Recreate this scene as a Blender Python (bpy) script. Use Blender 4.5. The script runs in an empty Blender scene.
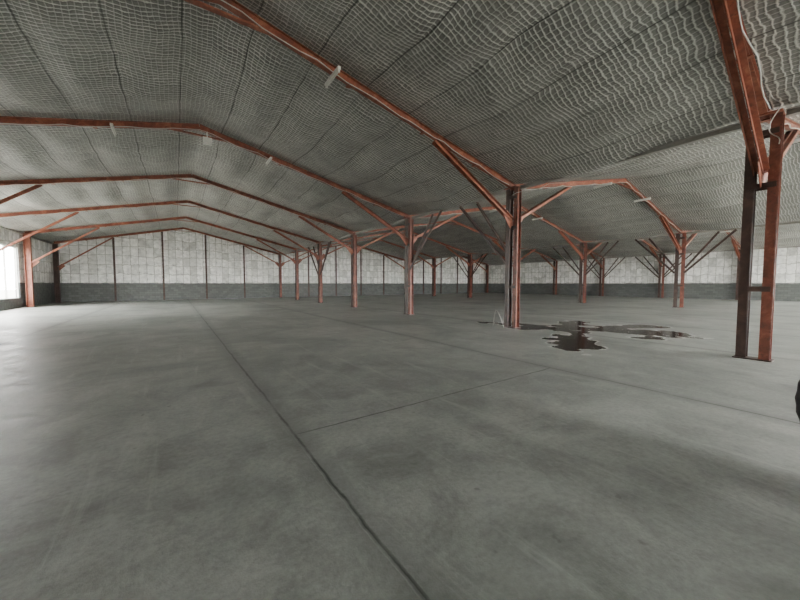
import bpy, bmesh, math, random
from mathutils import Vector, Matrix, noise
random.seed(4)
C = bpy.context.scene.collection

# ------------------------------------------------------------------ helpers
def obj_from_bm(name, bm, mat, parent=None, smooth=False):
    me = bpy.data.meshes.new(name)
    bmesh.ops.recalc_face_normals(bm, faces=bm.faces)
    bm.to_mesh(me); bm.free()
    mats = mat if isinstance(mat, (list, tuple)) else [mat]
    for m in mats: me.materials.append(m)
    if smooth:
        for p in me.polygons: p.use_smooth = True
    o = bpy.data.objects.new(name, me)
    C.objects.link(o)
    if parent: o.parent = parent
    return o

def box(bm, x0, x1, y0, y1, z0, z1, mi=0):
    vs = [bm.verts.new((x, y, z)) for x in (x0, x1) for y in (y0, y1) for z in (z0, z1)]
    for f in ((0,1,3,2),(4,6,7,5),(0,4,5,1),(2,3,7,6),(0,2,6,4),(1,5,7,3)):
        fc = bm.faces.new([vs[i] for i in f]); fc.material_index = mi

def bar(bm, p0, p1, w, h, up=(0,0,1), ow=0, oh=0, mi=0):
    p0 = Vector(p0); p1 = Vector(p1)
    d = (p1-p0).normalized(); up = Vector(up)
    s = d.cross(up).normalized(); u = s.cross(d).normalized()
    vs = []
    for p in (p0, p1):
        for a in (-1, 1):
            for b in (-1, 1):
                vs.append(bm.verts.new(p + s*(ow + a*w/2) + u*(oh + b*h/2)))
    for f in ((0,1,3,2),(4,6,7,5),(0,4,5,1),(2,3,7,6),(0,2,6,4),(1,5,7,3)):
        fc = bm.faces.new([vs[i] for i in f]); fc.material_index = mi

def ibeam(bm, p0, p1, w, h, t=0.02, up=(0,0,1), mi=0):
    bar(bm, p0, p1, w, t, up, 0, h/2-t/2, mi)
    bar(bm, p0, p1, w, t, up, 0, -h/2+t/2, mi)
    bar(bm, p0, p1, t, h-2*t, up, 0, 0, mi)

def angle(bm, p0, p1, a=0.09, t=0.012, up=(0,0,1), mi=0):
    bar(bm, p0, p1, a, t, up, 0, a/2, mi)
    bar(bm, p0, p1, t, a, up, a/2, 0, mi)

def cable(name, pts, r, mat, parent=None):
    cu = bpy.data.curves.new(name, 'CURVE'); cu.dimensions = '3D'
    cu.bevel_depth = r; cu.bevel_resolution = 2
    sp = cu.splines.new('POLY'); sp.points.add(len(pts)-1)
    for i, p in enumerate(pts): sp.points[i].co = (*p, 1)
    cu.materials.append(mat)
    o = bpy.data.objects.new(name, cu); C.objects.link(o)
    if parent: o.parent = parent
    return o

# ------------------------------------------------------------------ material helpers
def newmat(name):
    m = bpy.data.materials.new(name); m.use_nodes = True
    nt = m.node_tree; b = nt.nodes['Principled BSDF']
    return m, nt, b
def L(nt, a, b): nt.links.new(a, b)
def ramp(nt, fac, stops):
    r = nt.nodes.new('ShaderNodeValToRGB')
    e = r.color_ramp.elements
    while len(e) < len(stops): e.new(0.5)
    for i, (p, c) in enumerate(stops):
        e[i].position = p
        e[i].color = (c, c, c, 1) if isinstance(c, (int, float)) else (*c, 1)
    L(nt, fac, r.inputs[0]); return r.outputs[0]
def mixc(nt, fac, a, b, mode='MIX'):
    m = nt.nodes.new('ShaderNodeMix'); m.data_type = 'RGBA'; m.blend_type = mode
    for idx, v in ((0, fac), (6, a), (7, b)):
        if isinstance(v, bpy.types.NodeSocket): L(nt, v, m.inputs[idx])
        elif isinstance(v, (int, float)): m.inputs[idx].default_value = v if idx == 0 else (v, v, v, 1)
        else: m.inputs[idx].default_value = (*v, 1)
    return m.outputs[2]
def math_(nt, op, a, b=None, c=None):
    m = nt.nodes.new('ShaderNodeMath'); m.operation = op
    for i, v in enumerate((a, b, c)):
        if v is None: continue
        if isinstance(v, bpy.types.NodeSocket): L(nt, v, m.inputs[i])
        else: m.inputs[i].default_value = v
    return m.outputs[0]
def lines(nt, coord, period, offset, width, jitter=None):
    v = math_(nt, 'SUBTRACT', coord, offset)
    if jitter is not None: v = math_(nt, 'ADD', v, jitter)
    v = math_(nt, 'DIVIDE', v, period)
    v = math_(nt, 'ADD', v, 0.5)
    v = math_(nt, 'FRACT', v)
    v = math_(nt, 'SUBTRACT', v, 0.5)
    v = math_(nt, 'ABSOLUTE', v)
    v = math_(nt, 'MULTIPLY', v, period)
    v = math_(nt, 'DIVIDE', v, width)
    v = math_(nt, 'SUBTRACT', 1.0, v)
    return math_(nt, 'MAXIMUM', v, 0.0)
def pos(nt):
    g = nt.nodes.new('ShaderNodeNewGeometry')
    s = nt.nodes.new('ShaderNodeSeparateXYZ'); L(nt, g.outputs['Position'], s.inputs[0])
    return g.outputs['Position'], s.outputs[0], s.outputs[1], s.outputs[2]
def noise_(nt, vec, scale, detail=4, rough=0.55, dist=0):
    n = nt.nodes.new('ShaderNodeTexNoise')
    n.inputs['Scale'].default_value = scale; n.inputs['Detail'].default_value = detail
    n.inputs['Roughness'].default_value = rough; n.inputs['Distortion'].default_value = dist
    L(nt, vec, n.inputs['Vector']); return n.outputs['Fac']
def bump(nt, b, h, strength, dist=0.02):
    n = nt.nodes.new('ShaderNodeBump'); n.inputs['Strength'].default_value = strength
    n.inputs['Distance'].default_value = dist
    L(nt, h, n.inputs['Height']); L(nt, n.outputs[0], b.inputs['Normal'])

def m_floor():
    m, nt, b = newmat('concrete_floor_mat')
    P, X, Y, Z = pos(nt)
    n1 = noise_(nt, P, 0.33, 6, 0.65, 0.6)
    n2 = noise_(nt, P, 1.6, 7, 0.7, 0.4)
    n3 = noise_(nt, P, 22, 3, 0.7)
    col = ramp(nt, n1, [(0.34, (0.215,0.230,0.212)), (0.5, (0.315,0.332,0.308)), (0.66, (0.40,0.415,0.385))])
    col = mixc(nt, 0.95, col, ramp(nt, n2, [(0.32, 0.62), (0.52, 1.0), (0.72, 1.28)]), 'MULTIPLY')
    col = mixc(nt, 0.6, col, ramp(nt, n3, [(0.3, 0.74), (0.6, 1.08)]), 'MULTIPLY')
    n4 = noise_(nt, P, 0.75, 4, 0.6, 1.2)
    col = mixc(nt, ramp(nt, n4, [(0.57, 0.0), (0.69, 0.42)]), col, (0.12,0.127,0.118))
    mp = nt.nodes.new('ShaderNodeMapping'); L(nt, P, mp.inputs[0])
    mp.inputs['Scale'].default_value = (2.6, 0.35, 1); mp.inputs['Rotation'].default_value = (0, 0, 0.5)
    n5 = noise_(nt, mp.outputs[0], 1.3, 5, 0.7, 0.8)
    col = mixc(nt, ramp(nt, n5, [(0.56, 0.0), (0.74, 0.4)]), col, (0.53,0.545,0.51))
    n6 = noise_(nt, P, 6.5, 2, 0.5)
    col = mixc(nt, ramp(nt, n6, [(0.72, 0.0), (0.77, 0.5)]), col, (0.10,0.10,0.095))
    wob = math_(nt, 'MULTIPLY', math_(nt, 'SUBTRACT', noise_(nt, P, 1.4, 5, 0.7), 0.5), 0.07)
    jx = lines(nt, X, 4.55, 0.93, 0.021, wob)
    jy = lines(nt, Y, 6.0, 3.2, 0.018, wob)
    inslab = math_(nt, 'MULTIPLY', math_(nt, 'GREATER_THAN', X, 0.95), math_(nt, 'LESS_THAN', X, 5.5))
    jy = math_(nt, 'MULTIPLY', jy, math_(nt, 'ADD', math_(nt, 'MULTIPLY', inslab, 0.65), 0.08))
    brk = ramp(nt, noise_(nt, P, 0.9, 4, 0.7), [(0.36, 0.25), (0.56, 1.0)])
    j = math_(nt, 'MAXIMUM', jx, jy)
    j = math_(nt, 'MULTIPLY', j, brk)
    col = mixc(nt, math_(nt, 'MINIMUM', math_(nt, 'MULTIPLY', j, 1.5), 0.85), col, (0.03,0.03,0.028))
    hx = lines(nt, X, 4.55, 0.93, 0.22, math_(nt, 'MULTIPLY', wob, 3))
    col = mixc(nt, math_(nt, 'MULTIPLY', hx, 0.5), col, (0.13,0.138,0.13))
    L(nt, col, b.inputs['Base Color'])
    L(nt, ramp(nt, n2, [(0.3, 0.32), (0.7, 0.55)]), b.inputs['Roughness'])
    b.inputs['Specular IOR Level'].default_value = 0.5
    h = math_(nt, 'ADD', math_(nt, 'MULTIPLY', n3, 0.3), n2)
    h = math_(nt, 'SUBTRACT', h, j)
    bump(nt, b, h, 0.25, 0.02)
    return m

def m_ceil():
    m, nt, b = newmat('foil_insulation_net_mat')
    P, X, Y, Z = pos(nt)
    n1 = noise_(nt, P, 0.35, 4, 0.6)
    n2 = noise_(nt, P, 2.2, 5, 0.6)
    n3 = noise_(nt, P, 1.1, 3, 0.5)
    w1 = math_(nt, 'MULTIPLY', math_(nt, 'SUBTRACT', n2, 0.5), 0.24)
    w2 = math_(nt, 'MULTIPLY', math_(nt, 'SUBTRACT', n3, 0.5), 0.20)
    col = ramp(nt, n1, [(0.3, (0.205,0.203,0.185)), (0.55, (0.275,0.272,0.25)), (0.75, (0.355,0.352,0.325))])
    col = mixc(nt, 0.8, col, ramp(nt, n2, [(0.3, 0.68), (0.65, 1.2)]), 'MULTIPLY')
    wy = lines(nt, Y, 0.10, 0, 0.019, w1)
    wx = lines(nt, X, 0.10, 0, 0.014, w2)
    shade_y = lines(nt, Y, 0.10, 0.024, 0.024, w1)
    shade_x = lines(nt, X, 0.10, 0.02, 0.016, w2)
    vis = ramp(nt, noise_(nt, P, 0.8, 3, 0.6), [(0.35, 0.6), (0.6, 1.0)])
    net_shade = math_(nt, 'MAXIMUM', shade_y, math_(nt, 'MULTIPLY', shade_x, 0.5))  # shadow beside the net wires, painted into the foil colour
    col = mixc(nt, math_(nt, 'MULTIPLY', net_shade, 0.5), col, (0.055,0.055,0.048))
    col = mixc(nt, math_(nt, 'MULTIPLY', math_(nt, 'MULTIPLY', wy, vis), 1.0), col, (0.84,0.84,0.78))
    col = mixc(nt, math_(nt, 'MULTIPLY', math_(nt, 'MULTIPLY', wx, vis), 0.55), col, (0.72,0.72,0.67))
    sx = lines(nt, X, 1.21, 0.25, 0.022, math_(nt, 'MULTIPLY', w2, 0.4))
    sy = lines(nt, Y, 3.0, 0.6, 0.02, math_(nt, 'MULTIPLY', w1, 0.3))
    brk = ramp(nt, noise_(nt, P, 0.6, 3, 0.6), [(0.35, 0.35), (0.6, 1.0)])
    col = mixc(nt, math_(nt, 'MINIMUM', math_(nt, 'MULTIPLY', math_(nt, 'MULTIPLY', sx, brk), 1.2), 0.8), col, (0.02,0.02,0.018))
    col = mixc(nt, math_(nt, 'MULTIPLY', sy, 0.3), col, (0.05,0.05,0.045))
    L(nt, col, b.inputs['Base Color'])
    b.inputs['Roughness'].default_value = 0.48
    b.inputs['Metallic'].default_value = 0.25
    h = math_(nt, 'ADD', math_(nt, 'MULTIPLY', math_(nt, 'MAXIMUM', wy, wx), 0.15), math_(nt, 'MULTIPLY', n2, 1.8))
    bump(nt, b, h, 0.6, 0.035)
    return m

def m_wall():
    m, nt, b = newmat('panelled_wall_mat')
    P, X, Y, Z = pos(nt)
    s = math_(nt, 'ADD', X, Y)
    n2 = noise_(nt, P, 2.5, 6, 0.75)
    n3 = noise_(nt, P, 0.8, 3, 0.6)
    jit = math_(nt, 'MULTIPLY', math_(nt, 'SUBTRACT', n2, 0.5), 0.26)
    jit2 = math_(nt, 'MULTIPLY', math_(nt, 'SUBTRACT', n3, 0.5), 0.6)
    cv = nt.nodes.new('ShaderNodeCombineXYZ')
    L(nt, math_(nt, 'ADD', s, jit), cv.inputs[0]); L(nt, math_(nt, 'ADD', math_(nt, 'ADD', Z, jit), jit2), cv.inputs[1])
    br = nt.nodes.new('ShaderNodeTexBrick'); L(nt, cv.outputs[0], br.inputs['Vector'])
    br.offset = 0.0; br.squash = 1
    br.inputs['Color1'].default_value = (0.42,0.43,0.38,1); br.inputs['Color2'].default_value = (1.0,1.0,0.96,1)
    br.inputs['Mortar'].default_value = (0.48,0.48,0.43,1)
    br.inputs['Scale'].default_value = 1.0; br.inputs['Mortar Size'].default_value = 0.035
    br.inputs['Mortar Smooth'].default_value = 0.7
    br.inputs['Bias'].default_value = 0.5
    br.inputs['Brick Width'].default_value = 0.56; br.inputs['Row Height'].default_value = 0.8
    col = mixc(nt, 0.8, br.outputs['Color'], ramp(nt, n2, [(0.38, 0.66), (0.54, 1.0)]), 'MULTIPLY')
    vo = nt.nodes.new('ShaderNodeTexVoronoi'); vo.inputs['Scale'].default_value = 3.0; L(nt, P, vo.inputs['Vector'])
    col = mixc(nt, 0.4, col, ramp(nt, vo.outputs['Distance'], [(0.15, 1.0), (0.7, 0.6)]), 'MULTIPLY')
    cv2 = nt.nodes.new('ShaderNodeCombineXYZ'); L(nt, s, cv2.inputs[0]); L(nt, Z, cv2.inputs[1])
    b2 = nt.nodes.new('ShaderNodeTexBrick'); L(nt, cv2.outputs[0], b2.inputs['Vector'])
    b2.inputs['Color1'].default_value = (0.08,0.088,0.082,1); b2.inputs['Color2'].default_value = (0.115,0.123,0.115,1)
    b2.inputs['Mortar'].default_value = (0.07,0.075,0.07,1)
    b2.inputs['Scale'].default_value = 1.0; b2.inputs['Mortar Size'].default_value = 0.012
    b2.inputs['Brick Width'].default_value = 0.4; b2.inputs['Row Height'].default_value = 0.2
    zz = math_(nt, 'ADD', Z, math_(nt, 'MULTIPLY', math_(nt, 'SUBTRACT', noise_(nt, P, 1.2, 2), 0.5), 0.08))
    fac = math_(nt, 'GREATER_THAN', zz, 1.58)
    col = mixc(nt, fac, b2.outputs['Color'], col)
    L(nt, col, b.inputs['Base Color'])
    b.inputs['Roughness'].default_value = 0.55
    bump(nt, b, math_(nt, 'ADD', n2, vo.outputs['Distance']), 0.6, 0.06)
    return m

def m_steel(name, c1, c2, c3):
    m, nt, b = newmat(name)
    P, X, Y, Z = pos(nt)
    n = noise_(nt, P, 3.5, 6, 0.7, 0.5)
    n2 = noise_(nt, P, 14, 4, 0.7)
    col = ramp(nt, n, [(0.32, c1), (0.52, c2), (0.70, c3)])
    col = mixc(nt, ramp(nt, n2, [(0.58, 0.0), (0.68, 0.65)]), col, (0.05,0.028,0.02))
    L(nt, col, b.inputs['Base Color']); b.inputs['Roughness'].default_value = 0.5
    bump(nt, b, n2, 0.15, 0.005)
    return m
def m_plain(name, c, rough=0.5, metal=0.0):
    m, nt, b = newmat(name)
    P, X, Y, Z = pos(nt)
    n = noise_(nt, P, 9, 4, 0.6)
    L(nt, mixc(nt, 0.5, c, ramp(nt, n, [(0.3, 0.7), (0.7, 1.05)]), 'MULTIPLY'), b.inputs['Base Color'])
    b.inputs['Roughness'].default_value = rough; b.inputs['Metallic'].default_value = metal
    return m

M_FLOOR = m_floor(); M_CEIL = m_ceil(); M_WALL = m_wall()
M_RED = m_steel('red_oxide_steel_mat', (0.14,0.045,0.028), (0.26,0.080,0.045), (0.40,0.17,0.10))
M_COL = m_steel('weathered_column_steel_mat', (0.09,0.030,0.020), (0.175,0.052,0.032), (0.30,0.115,0.07))
M_DARK = m_steel('dark_steel_mat', (0.03,0.016,0.012), (0.055,0.029,0.022), (0.10,0.055,0.04))
M_WHITE = m_plain('white_enamel_mat', (0.75,0.75,0.70), 0.4)
M_CABLE = m_plain('grey_cable_mat', (0.60,0.59,0.55), 0.5)
M_GALV = m_plain('galvanised_gutter_mat', (0.30,0.29,0.26), 0.5, 0.3)
M_RUBBER = m_plain('tyre_rubber_mat', (0.03,0.025,0.025), 0.6)
M_GROUND = m_plain('bounce_ground_mat', (0.35,0.34,0.31), 0.9)  # for the unseen ground added to bounce daylight
M_CRUST = m_plain('lime_crust_mat', (0.62,0.63,0.60), 0.7)
m_w, nt, b = newmat('puddle_water_mat')
P, X, Y, Z = pos(nt)
L(nt, ramp(nt, noise_(nt, P, 2.2, 4, 0.6), [(0.45, (0.010,0.010,0.009)), (0.75, (0.06,0.06,0.055))]), b.inputs['Base Color'])
b.inputs['Roughness'].default_value = 0.14
b.inputs['Specular IOR Level'].default_value = 0.35
bump(nt, b, noise_(nt, P, 3, 2), 0.05, 0.01)
M_WATER = m_w

# ------------------------------------------------------------------ hall dimensions
Y0, Y1 = -9.0, 38.0
ROWS = [-7.9, 9.5, 26.5, 43.5]
RIDGE = [6.75, 6.5, 6.35]
EAVE = 4.75
FY = [-4.8, 1.3, 7.0, 13.0, 19.0, 25.0, 31.0, 37.0]
def beamz(x):
    x = min(max(x, ROWS[0]), ROWS[-1])
    for i in range(3):
        a, c = ROWS[i], ROWS[i+1]
        if x <= c + 1e-6:
            mid = (a+c)/2; t = 1-abs(x-mid)/((c-a)/2)
            return EAVE + (RIDGE[i]-EAVE)*t
    return EAVE
XL, XR = -8.15, 43.85

bm = bmesh.new(); box(bm, XL, XR, Y0, Y1, -0.15, 0.0); obj_from_bm('floor', bm, M_FLOOR)
bm = bmesh.new(); box(bm, -120, 150, -120, 140, -0.35, -0.16); obj_from_bm('bounce_ground', bm, M_GROUND)  # unseen ground around the hall, added to bounce daylight inside

# ceiling
bm = bmesh.new()
nx = 208; ny = 141
xs = sorted(set([round(XL+(XR-XL)*i/nx, 4) for i in range(nx+1)] + ROWS + [(ROWS[i]+ROWS[i+1])/2 for i in range(3)]))
ys = [Y0+(Y1-Y0)*i/ny for i in range(ny+1)]
def sag(x, y):
    for i in range(len(FY)-1):
        if FY[i] <= y <= FY[i+1]:
            t = (y-FY[i])/(FY[i+1]-FY[i]); s = math.sin(math.pi*t)
            break
    else: s = 0.3
    p = abs(math.sin(math.pi*(x-0.25)/1.21))
    return s*(0.11+0.12*p) + 0.18*s*noise.noise(Vector((x*0.5, y*0.5, 0)))
grid = [[bm.verts.new((x, y, beamz(x)+0.13-sag(x, y))) for y in ys] for x in xs]
for i in range(len(xs)-1):
    for j in range(len(ys)-1):
        bm.faces.new((grid[i][j], grid[i+1][j], grid[i+1][j+1], grid[i][j+1]))
ceil = obj_from_bm('ceiling', bm, M_CEIL, smooth=True)

# walls
def gable_poly(bm, y0, y1, zb):
    prof = [ROWS[0]]
    for i in range(3): prof += [(ROWS[i]+ROWS[i+1])/2, ROWS[i+1]]
    top = [(x, beamz(x)+0.3) for x in prof] + [(XR, EAVE+0.3)]
    lo = [XL]+prof+[XR]; tp = [(XL, EAVE+0.3)]+top
    for k in range(len(lo)-1):
        a, c = lo[k], lo[k+1]; za, zc = tp[k][1], tp[k+1][1]
        v = [bm.verts.new(p) for p in ((a,y0,zb),(c,y0,zb),(c,y0,zc),(a,y0,za),(a,y1,zb),(c,y1,zb),(c,y1,zc),(a,y1,za))]
        for f in ((0,1,2,3),(7,6,5,4),(0,4,5,1),(3,2,6,7)): bm.faces.new([v[i] for i in f])
bm = bmesh.new(); gable_poly(bm, Y1, Y1+0.2, -0.15); obj_from_bm('wall_back', bm, M_WALL)
bm = bmesh.new(); gable_poly(bm, Y0-0.2, Y0, 4.6)
doors = [(5.0, 9.0), (10.0, 26.0), (27.0, 43.0)]
px = XL
for a, c in doors:
    box(bm, px, a, Y0-0.2, Y0, -0.15, 4.6); px = c
box(bm, px, XR, Y0-0.2, Y0, -0.15, 4.6)
obj_from_bm('wall_front', bm, M_WALL)
def side_wall(name, x0, x1, wins):
    bm = bmesh.new(); py = Y0-0.2
    for a, c, z0, z1 in wins:
        box(bm, x0, x1, py, a, -0.15, EAVE+0.3)
        if z0 > 0: box(bm, x0, x1, a, c, -0.15, z0)
        box(bm, x0, x1, a, c, z1, EAVE+0.3); py = c
    box(bm, x0, x1, py, Y1+0.2, -0.15, EAVE+0.3)
    return obj_from_bm(name, bm, M_WALL)
LW = [(19.4, 24.6, 0, 4.3), (25.5, 30.7, 0.6, 3.8)]
side_wall('wall_left', XL-0.2, XL, LW)
RW = [(-8.5, 0.5, 0, 4.2)]
side_wall('wall_right', XR, XR+0.2, RW)
wi = 1
for a, c, z0, z1 in LW:
    if z0 == 0: continue
    bm = bmesh.new(); x0, x1 = XL-0.14, XL-0.06
    box(bm, x0, x1, a, c, z0, z0+0.05); box(bm, x0, x1, a, c, z1-0.05, z1)
    for k in range(4):
        yy = a+(c-a-0.05)*k/3; box(bm, x0, x1, yy, yy+0.05, z0+0.05, z1-0.05)
    obj_from_bm('window_%d' % wi, bm, M_WHITE); wi += 1

bm = bmesh.new()
xx = -4.4
while xx < 43:
    if min(abs(xx-r) for r in ROWS) > 0.6:
        ibeam(bm, (xx, Y1-0.07, 0), (xx, Y1-0.07, beamz(xx)+0.02), 0.14, 0.13, 0.012, (0,1,0))
    xx += 3.48
obj_from_bm('wall_stud_posts', bm, M_DARK)

# ------------------------------------------------------------------ steel columns
def column(X, Y, kind='mid', lat=(True, True), lon=0, zb=3.65):
    bm = bmesh.new()
    top = EAVE-0.02
    if kind == 'mid':
        for k, dy in enumerate((-0.16, 0.16)):
            ibeam(bm, (X, Y+dy, 0.02), (X, Y+dy, top), 0.15, 0.20, 0.014, (1,0,0), mi=1 if k else 2)
        for z in (1.4, 3.4, 4.4):
            for sx in (-0.106, 0.106):
                box(bm, X+sx-0.006, X+sx+0.006, Y-0.2, Y+0.2, z-0.05, z+0.05, 1)
        box(bm, X-0.15, X+0.15, Y-0.27, Y+0.27, 0, 0.02, 1)
    else:
        ibeam(bm, (X, Y, 0.02), (X, Y, top), 0.28, 0.3, 0.02, (1,0,0), mi=0 if Y < 36 else 1)
        box(bm, X-0.2, X+0.2, Y-0.2, Y+0.2, 0, 0.02, 1)
    for s, on in ((-1, lat[0]), (1, lat[1])):
        if on:
            x2 = X+s*3.5
            z2 = beamz(x2)-0.12
            for dy in ((-0.06, 0.06)):
                angle(bm, (X+s*0.1, Y+dy, zb), (x2, Y+dy, z2), 0.085, 0.012, mi=0)
            bar(bm, (X+s*0.05, Y, zb-0.2), (X+s*0.42, Y, zb+0.2), 0.015, 0.28)
    for s in ((-1,) if lon == -1 else (1,) if lon == 1 else (-1, 1) if lon == 2 else ()):
        for dx, dl in ((-0.08, 2.5), (0.08, 1.75)):
            angle(bm, (X+dx, Y+s*0.25, 2.2 if dl > 2 else 2.5), (X+dx, Y+s*dl, EAVE-0.15), 0.11, 0.014, mi=1)
    box(bm, X-0.22, X+0.22, Y-0.24, Y+0.24, top-0.02, top, 0)
    return obj_from_bm('steel_column', bm, [M_RED, M_DARK, M_COL])
for j, Y in enumerate(FY):
    column(ROWS[0]+0.1, Y, 'side', (False, True), 0, 2.85)
    lon = {2: 1, 3: -1, 5: 2}.get(j, 0)
    column(ROWS[1], Y, 'mid', (True, True), lon)
    column(ROWS[2], Y, 'mid', (True, True), 2 if j in (2, 3, 5) else 0)
    column(ROWS[3]-0.1, Y, 'mid', (True, False), 2 if j in (3, 4) else 0)

# rafters
for j, Y in enumerate(FY):
    for i in range(3):
        a, c = ROWS[i], ROWS[i+1]; mid = (a+c)/2
        bm = bmesh.new()
        ibeam(bm, (a+0.02, Y, EAVE+0.02), (mid, Y, RIDGE[i]), 0.11, 0.17, 0.016, mi=0)
        ibeam(bm, (c-0.02, Y, EAVE+0.02), (mid, Y, RIDGE[i]), 0.11, 0.17, 0.016, mi=0)
        bar(bm, (mid-0.9, Y, RIDGE[i]-0.27), (mid+0.9, Y, RIDGE[i]-0.27), 0.10, 0.035)
        bar(bm, (mid, Y, RIDGE[i]-0.28), (mid, Y, RIDGE[i]), 0.02, 0.6)
        for t in (0.22, 0.45, 0.7):
            for s, e in ((a, 1), (c, -1)):
                xx = s+e*t*(mid-a); zz = beamz(xx)
                box(bm, xx-0.05, xx+0.05, Y-0.10, Y+0.10, zz-0.105, zz-0.085)
        obj_from_bm('roof_rafter', bm, M_RED)

for X in ROWS:
    bm = bmesh.new()
    for k in range(len(FY)-1):
        ibeam(bm, (X, FY[k]+0.26, EAVE-0.06), (X, FY[k+1]-0.26, EAVE-0.06), 0.12, 0.12, 0.014)
    obj_from_bm('valley_beam', bm, M_GALV)

# cables clipped along the rafters
for j, Y in enumerate(FY[1:6]):
    for i in range(3):
        a, c = ROWS[i], ROWS[i+1]; pts = []
        n = 46
        for k in range(n+1):
            x = a+0.4+(c-a-0.8)*k/n
            pts.append((x, Y-0.10+0.03*math.sin(k*1.3), beamz(x)-0.06-0.05*abs(math.sin(k*0.9))-0.03*random.random()))
        cable('electric_cable', pts, 0.010, M_CABLE)
pts = [(9.4, 1.3+5.7*k/30, EAVE-0.2-0.10*abs(math.sin(k*0.55))) for k in range(31)]
cable('electric_cable', pts, 0.010, M_CABLE)
pts = [(8.9+0.12*math.sin(k*0.35), 1.1+0.08*math.cos(k*0.3), 4.95-0.030*k) for k in range(34)]
cable('electric_cable', pts, 0.008, M_CABLE)

def lamp(x, y, dz=0.2, ln=0.9):
    bm = bmesh.new(); z = beamz(x)-dz
    box(bm, x-0.035, x+0.035, y-ln/2, y+ln/2, z-0.03, z+0.03)
    bmesh.ops.create_cone(bm, cap_ends=True, segments=10, radius1=0.018, radius2=0.018, depth=ln-0.1,
        matrix=Matrix.Translation((x, y, z-0.055)) @ Matrix.Rotation(math.pi/2, 4, 'X'))
    for e in (-1, 1):
        box(bm, x-0.025, x+0.025, y+e*(ln/2-0.04)-0.02, y+e*(ln/2-0.04)+0.02, z-0.08, z-0.03)
    return obj_from_bm('fluorescent_lamp', bm, M_WHITE)
for k, Y in enumerate(FY[1:6]):
    for i in range(3):
        mid = (ROWS[i]+ROWS[i+1])/2
        for s in (-1, 1):
            if k < 3: lamp(mid+s*2.2, Y, 0.14, 0.75)
bm = bmesh.new(); z = 6.25; Y = 13.0
box(bm, 0.87, 1.13, Y-0.32, Y-0.22, z-0.12, z+0.10)
box(bm, 0.90, 1.10, Y-0.34, Y-0.32, z-0.09, z+0.07)
bar(bm, (1.0, Y-0.26, z+0.10), (1.0, Y-0.26, z+0.3), 0.03, 0.03, (1,0,0))
bar(bm, (1.0, Y-0.27, z+0.28), (1.0, Y-0.05, z+0.28), 0.03, 0.03)
obj_from_bm('floodlight', bm, M_WHITE)

# puddle (several linked pools with dried pale edges)
def seg(p, a, b):
    p = Vector(p); a = Vector(a); b = Vector(b)
    t = max(0, min(1, (p-a).dot(b-a)/max((b-a).length_squared, 1e-6)))
    return (p-(a+(b-a)*t)).length
CAPS = [((7.75,3.95),(9.1,4.7),0.46),((9.3,4.8),(10.2,5.2),0.24),((9.9,6.7),(11.6,5.0),0.58),((11.0,5.9),(13.0,6.6),0.40),
        ((11.7,4.6),(12.1,3.4),0.62),((12.4,5.0),(13.8,4.5),0.40),((9.9,8.3),(10.5,7.2),0.28),((10.6,3.7),(10.9,3.5),0.18)]
bm = bmesh.new(); st = 0.04; vd = {}
def gv(i, j):
    if (i, j) not in vd: vd[(i, j)] = bm.verts.new((6.5+i*st, 2.2+j*st, 0.004))
    return vd[(i, j)]
for i in range(205):
    for j in range(170):
        x = 6.5+(i+.5)*st; y = 2.2+(j+.5)*st
        d = min(seg((x, y), a, b_)-r for a, b_, r in CAPS)
        d += 0.46*noise.noise(Vector((x*1.9, y*1.9, 3)))+0.12*noise.noise(Vector((x*4, y*4, 1)))-0.03
        rim = 0.06+0.10*noise.noise(Vector((x*2.3, y*2.3, 9)))
        if d < rim:
            f = bm.faces.new((gv(i,j), gv(i+1,j), gv(i+1,j+1), gv(i,j+1)))
            f.material_index = 0 if d < 0 else 1
obj_from_bm('water_puddle', bm, [M_WATER, M_CRUST])

cable('bent_rebar_rod', [(9.15,7.05,0.01),(9.1,7.15,0.35),(9.05,7.25,0.58),(9.12,7.38,0.6),(9.2,7.5,0.35),(9.2,7.55,0.01)], 0.010, M_CABLE)

# tyre standing at the right
bm = bmesh.new(); R, r, ns, nr = 0.50, 0.13, 72, 20
tx, ty = 3.95, -0.325
vv = []
for i in range(ns):
    t = 2*math.pi*i/ns; ring = []
    for k in range(nr):
        p = 2*math.pi*k/nr
        cx, cr = math.cos(p), math.sin(p)
        sx = math.copysign(abs(cx)**0.6, cx); sr = math.copysign(abs(cr)**0.6, cr)
        rad = R+r*sr - (0.006 if (i % 2 and sr > 0.7) else 0)
        ring.append(bm.verts.new((tx+0.14*sx, ty+rad*math.cos(t), R+r+rad*math.sin(t))))
    vv.append(ring)
for i in range(ns):
    for k in range(nr):
        bm.faces.new((vv[i][k], vv[(i+1)%ns][k], vv[(i+1)%ns][(k+1)%nr], vv[i][(k+1)%nr]))
obj_from_bm('truck_tyre', bm, M_RUBBER, smooth=True)

# daylight
w = bpy.data.worlds.new('sky'); bpy.context.scene.world = w; w.use_nodes = True
bg = w.node_tree.nodes['Background']
bg.inputs[0].default_value = (1.0, 0.995, 0.965, 1); bg.inputs[1].default_value = 32.0

# camera
cam = bpy.data.cameras.new('camera'); co = bpy.data.objects.new('camera', cam); C.objects.link(co)
cam.sensor_width = 36; cam.lens = 325/800*36; cam.clip_end = 500
co.location = (0, 0, 1.5)
co.rotation_euler = (math.radians(90-2.82), 0, math.radians(-34.58))
bpy.context.scene.camera = co
